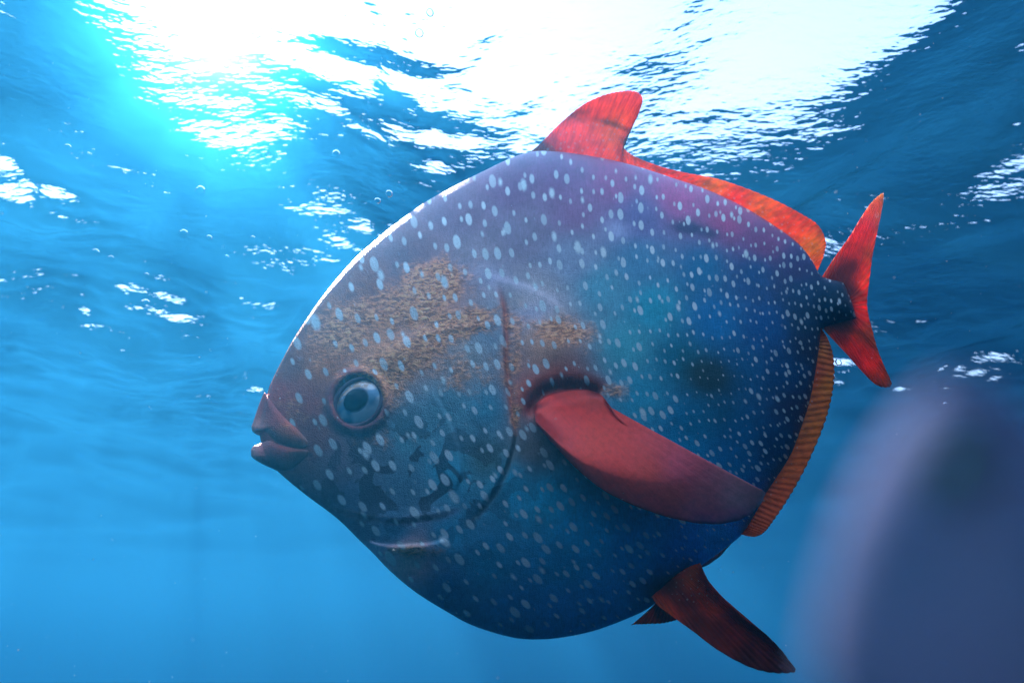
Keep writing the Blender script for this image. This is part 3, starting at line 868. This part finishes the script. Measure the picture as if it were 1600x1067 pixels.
JAWC = np.array([(398, 655, 150, 84, 84), (400, 672, 190, 140, 150), (415, 640, 112, 40, 42), (430, 660, 124, 46, 44), (450, 680, 150, 74, 56), (478, 700, 128, 84, 84),
                 (395, 703, 176, 140, 156), (410, 706, 120, 46, 56), (440, 710, 110, 36, 44), (470, 712, 76, 40, 40), (430, 730, 70, 44, 60)], float)
plate("upper_jaw", [(413, 612), (404, 634), (396, 658), (393, 668), (397, 676), (414, 677), (424, 686), (440, 697), (462, 704), (480, 706), (486, 698), (474, 682), (456, 664),
                    (440, 646), (426, 626)], M_JAW, 10, cols=JAWC)
plate("lower_jaw", [(392, 703), (398, 696), (420, 690), (440, 698), (462, 705), (486, 710), (478, 722), (456, 736), (438, 736), (418, 728), (402, 720), (393, 713)],
      M_JAW, 9, cols=JAWC)

# ---- eyes
m_eye, t = new_mat("eye_silver")
tc = t.add("ShaderNodeTexCoord")
n1 = t.add("ShaderNodeTexNoise", {"Vector": tc.outputs["Object"], "Scale": 60.0, "Detail": 5.0, "Roughness": 0.65})
n2 = t.add("ShaderNodeTexNoise", {"Vector": tc.outputs["Object"], "Scale": 22.0, "Detail": 2.0})
c = t.mix(t.sstep(n2.outputs[0], 0.44, 0.60), (0.16, 0.30, 0.36, 1), (0.85, 0.78, 0.66, 1))
sx = t.add("ShaderNodeSeparateXYZ", {0: tc.outputs["Object"]})
up = t.sstep(t.math('SUBTRACT', sx.outputs[1], t.math('MULTIPLY', sx.outputs[0], 0.6)), -0.004, 0.03)
c = t.mix(t.math('MULTIPLY', t.sstep(n1.outputs[0], 0.42, 0.56), up), c, (0.55, 0.28, 0.13, 1))
rl = t.math('SQRT', t.math('ADD', t.math('MULTIPLY', sx.outputs[0], sx.outputs[0]), t.math('MULTIPLY', sx.outputs[1], sx.outputs[1])))
rim = t.math('MAXIMUM', t.sstep(rl, 33.0 * K, 36.5 * K), t.sstep(rl, 18.5 * K, 21.0 * K, 1.0, 0.0))
c = t.mix(t.math('MULTIPLY', rim, 0.85), c, (0.05, 0.07, 0.09, 1))
bp = t.add("ShaderNodeBump", {"Height": n1.outputs[0], "Strength": 0.4, "Distance": 0.002})
b = t.add("ShaderNodeBsdfPrincipled", {"Base Color": c, "Metallic": 0.45, "Roughness": 0.3, "Normal": bp, "Coat Weight": 0.5, "Coat Roughness": 0.02})
t.set(t.out.inputs["Surface"], b)
m_pup, t = new_mat("eye_pupil")
b = t.add("ShaderNodeBsdfPrincipled", {"Base Color": (0.004, 0.022, 0.035, 1), "Roughness": 0.12, "Specular IOR Level": 0.15})
t.set(t.out.inputs["Surface"], b)
m_rim, t = new_mat("eye_rim_skin")
tc = t.add("ShaderNodeTexCoord")
n1 = t.add("ShaderNodeTexNoise", {"Vector": tc.outputs["Object"], "Scale": 70.0, "Detail": 4.0})
c = t.mix(n1.outputs[0], (0.06, 0.02, 0.03, 1), (0.30, 0.12, 0.13, 1))
b = t.add("ShaderNodeBsdfPrincipled", {"Base Color": c, "Roughness": 0.35, "Coat Weight": 0.4, "Coat Roughness": 0.1})
t.set(t.out.inputs["Surface"], b)


def dome(rad, height, nu=64, nv=20, inner=0.0, ring=None):
    vs, fs = [], []
    for i in range(nv):
        r = rad * (inner + (1 - inner) * i / (nv - 1))
        hgt = height * math.sqrt(max(0, 1 - (r / (rad * 1.04)) ** 2))
        for j in range(nu):
            a = 2 * math.pi * j / nu
            vs.append((r * math.cos(a), r * math.sin(a), hgt))
    for i in range(nv - 1):
        for j in range(nu):
            k = (j + 1) % nu
            fs.append((i * nu + j, (i + 1) * nu + j, (i + 1) * nu + k, i * nu + k))
    return np.array(vs), np.array(fs)


ex, ed, ez = surf_at(np.array([560.0]), np.array([628.0]))
ex, ed, ez = float(ex[0]), float(ed[0]), float(ez[0])
e1 = np.array(surf_at(np.array([600.0, 520.0]), np.array([628.0, 628.0])))
e2 = np.array(surf_at(np.array([560.0, 560.0]), np.array([588.0, 668.0])))
tx = (e1[:, 0] - e1[:, 1]); tz = (e2[:, 0] - e2[:, 1])
for sg in (-1.0, 1.0):
    tX = Vector((tx[0], sg * tx[1], tx[2])).normalized()
    tZ = Vector((tz[0], sg * tz[1], tz[2])).normalized()
    nrm = tX.cross(tZ).normalized()
    if nrm.y * sg < 0:
        nrm = -nrm
    tY = nrm.cross(tX).normalized()
    mat4 = Matrix.Translation(Vector((ex, sg * ed, ez)) - nrm * 9 * K) @ Matrix((tX, tY, nrm)).transposed().to_4x4()
    v, f = dome(37 * K, 19 * K)
    eye = mesh_obj("eye", v, f, m_eye, fish)
    eye.matrix_local = mat4
    v, f = dome(17.5 * K, 4.5 * K)
    v[:, 0] *= 1.06
    pup = mesh_obj("pupil", v + np.array([0, 0, 16.4 * K]), f, m_pup, eye)
    vs, fs = [], []
    for i in range(72):
        a = 2 * math.pi * i / 72
        for j in range(14):
            q = 2 * math.pi * j / 14
            rr = 37.5 * K + (5.0 + 0.8 * math.sin(3 * a)) * K * math.cos(q)
            vs.append((rr * math.cos(a), rr * math.sin(a), 7.0 * K + 4.5 * K * math.sin(q)))
            fs.append((i * 14 + j, ((i + 1) % 72) * 14 + j, ((i + 1) % 72) * 14 + (j + 1) % 14, i * 14 + (j + 1) % 14))
    mesh_obj("eye_rim", vs, fs, m_rim, eye)


# ------------------------------------------------------------------ small drifting things
def lumpy(rx, ry, rz, nu, nv, seed, amp):
    r_ = np.random.default_rng(seed)
    u = np.linspace(0, 2 * math.pi, nu, endpoint=False)
    v = np.linspace(0.02, math.pi - 0.02, nv)
    Vv, Uu = np.meshgrid(v, u, indexing='ij')
    n = np.ones_like(Uu)
    for q in range(5):
        n += amp * math.pow(0.8, q) * np.sin((q + 1) * Uu + r_.uniform(0, 6)) * np.sin((q + 1) * Vv + r_.uniform(0, 6))
    co = np.stack([rx * n * np.sin(Vv) * np.cos(Uu), ry * n * np.sin(Vv) * np.sin(Uu), rz * n * np.cos(Vv)], -1).reshape(-1, 3)
    a = (np.arange(nv - 1)[:, None] * nu + np.arange(nu)[None, :]).ravel()
    b_ = (np.arange(nv - 1)[:, None] * nu + (np.arange(nu) + 1)[None, :] % nu).ravel()
    return co, np.stack([a, a + nu, b_ + nu, b_], -1)


# a little jelly drifting right at the lens port, far out of focus
m_jel, t = new_mat("jelly_body")
tc = t.add("ShaderNodeTexCoord")
g1 = t.add("ShaderNodeTexNoise", {"Vector": tc.outputs["Object"], "Scale": 160.0, "Detail": 3.0})
c = t.mix(t.sstep(g1.outputs[0], 0.4, 0.65), (0.13, 0.14, 0.25, 1), (0.09, 0.11, 0.21, 1))
b = t.add("ShaderNodeBsdfPrincipled", {"Base Color": c, "Roughness": 1.0, "Specular IOR Level": 0.0})
tl = t.add("ShaderNodeBsdfTranslucent", {"Color": c})
mx1 = t.add("ShaderNodeMixShader", {0: 0.1, 1: b, 2: tl})
tr = t.add("ShaderNodeBsdfTransparent")
mx2 = t.add("ShaderNodeMixShader", {0: 0.55, 1: tr, 2: mx1})
t.set(t.out.inputs["Surface"], mx2)
m_gut, t = new_mat("jelly_gut")
b = t.add("ShaderNodeBsdfPrincipled", {"Base Color": (0.015, 0.10, 0.07, 1), "Roughness": 0.9, "Specular IOR Level": 0.0})
t.set(t.out.inputs["Surface"], b)
JD = 0.052
jc = ray(1535.0, 960.0) * JD
jelly = bpy.data.objects.new("comb_jelly", None)
link(jelly)
jelly.location = jc
jelly.rotation_euler = (R(6), R(8), R(20))
jelly["label"] = "blurred mauve-grey translucent jelly drifting below the orange tail fin"
jelly["category"] = "jelly"
co, fc = lumpy(0.0128, 0.0085, 0.0185, 48, 32, 3, 0.05)
co[:, 0] *= 1.0 - 0.30 * np.clip(co[:, 2] / 0.0185, -0.3, 1)
mesh_obj("bell", co, fc, m_jel, jelly)
gp = Matrix.Rotation(0, 4, 'X')
co, fc = lumpy(0.0016, 0.0012, 0.0019, 20, 14, 9, 0.12)
gut = mesh_obj("gut", co, fc, m_gut, jelly)
bpy.context.view_layer.update()
gut.location = jelly.matrix_world.inverted() @ Vector(ray(1503.0, 735.0) * (JD - 0.0088))

# added bubbles standing in for bright glints of the water surface
m_bub, t = new_mat("glint_bubble_skin")
fr = t.add("ShaderNodeFresnel", {"IOR": 0.75})
gl = t.add("ShaderNodeBsdfGlossy", {"Color": (1, 1, 1, 1), "Roughness": 0.02})
tr = t.add("ShaderNodeBsdfTransparent")
mx = t.add("ShaderNodeMixShader", {0: fr, 1: tr, 2: gl})
t.set(t.out.inputs["Surface"], mx)
bco, bfc = lumpy(1, 0.94, 0.9, 24, 16, 4, 0.02)
first = None
for px_, py_, r_, dist in [(313, 298, 8, 1.5), (287, 365, 7, 1.7), (227, 473, 7, 1.6), (327, 372, 5, 1.4), (229, 430, 4, 1.9), (150, 394, 5, 2.0), (173, 404, 5, 2.0),
                           (672, 20, 7, 1.2), (655, 52, 7, 1.2), (436, 154, 5, 1.8), (395, 372, 4, 1.8), (525, 241, 7, 1.6), (590, 314, 5, 1.5), (608, 303, 6, 1.5),
                           (1310, 566, 6, 1.3), (1478, 634, 6, 1.1), (354, 402, 4, 1.7), (106, 230, 5, 1.6)]:
    if first is None:
        o = first = mesh_obj("glint_bubble", bco, bfc, m_bub)
    else:
        o = link(first.copy())
    o.location = ray(float(px_), float(py_)) * dist
    q = r_ * dist / FPX
    o.scale = (q, q, q * random.uniform(0.8, 1.3))
    o.rotation_euler = (random.uniform(0, 3), random.uniform(0, 3), random.uniform(0, 3))
    o["label"] = "tiny round added bubble standing in for a glint of the water surface"
    o["category"] = "bubble"
    o["group"] = "added bubbles standing in for surface glints"

# marine snow
m_snow, t = new_mat("marine_snow")
b = t.add("ShaderNodeBsdfPrincipled", {"Base Color": (0.8, 0.82, 0.8, 1), "Roughness": 0.7})
t.set(t.out.inputs["Surface"], b)
sv_, sf_ = [], []
for i in range(900):
    pp = ray(random.uniform(-200, 1800), random.uniform(-200, 1267)) * random.uniform(0.5, 3.2)
    if pp[2] > 2.0:
        continue
    q = random.uniform(0.0003, 0.0009)
    base = len(sv_)
    ax = [np.array(v) * q * random.uniform(0.6, 1.5) for v in ((1, 0, 0), (-1, 0, 0), (0, 1, 0), (0, -1, 0), (0, 0, 1), (0, 0, -1))]
    sv_ += [pp + a for a in ax]
    for f in ((0, 2, 4), (2, 1, 4), (1, 3, 4), (3, 0, 4), (2, 0, 5), (1, 2, 5), (3, 1, 5), (0, 3, 5)):
        sf_.append([base + k for k in f])
snow = mesh_obj("marine_snow", sv_, sf_, m_snow, smooth=False)
snow["kind"] = "stuff"
snow["label"] = "fine pale specks of marine snow hanging in the water"
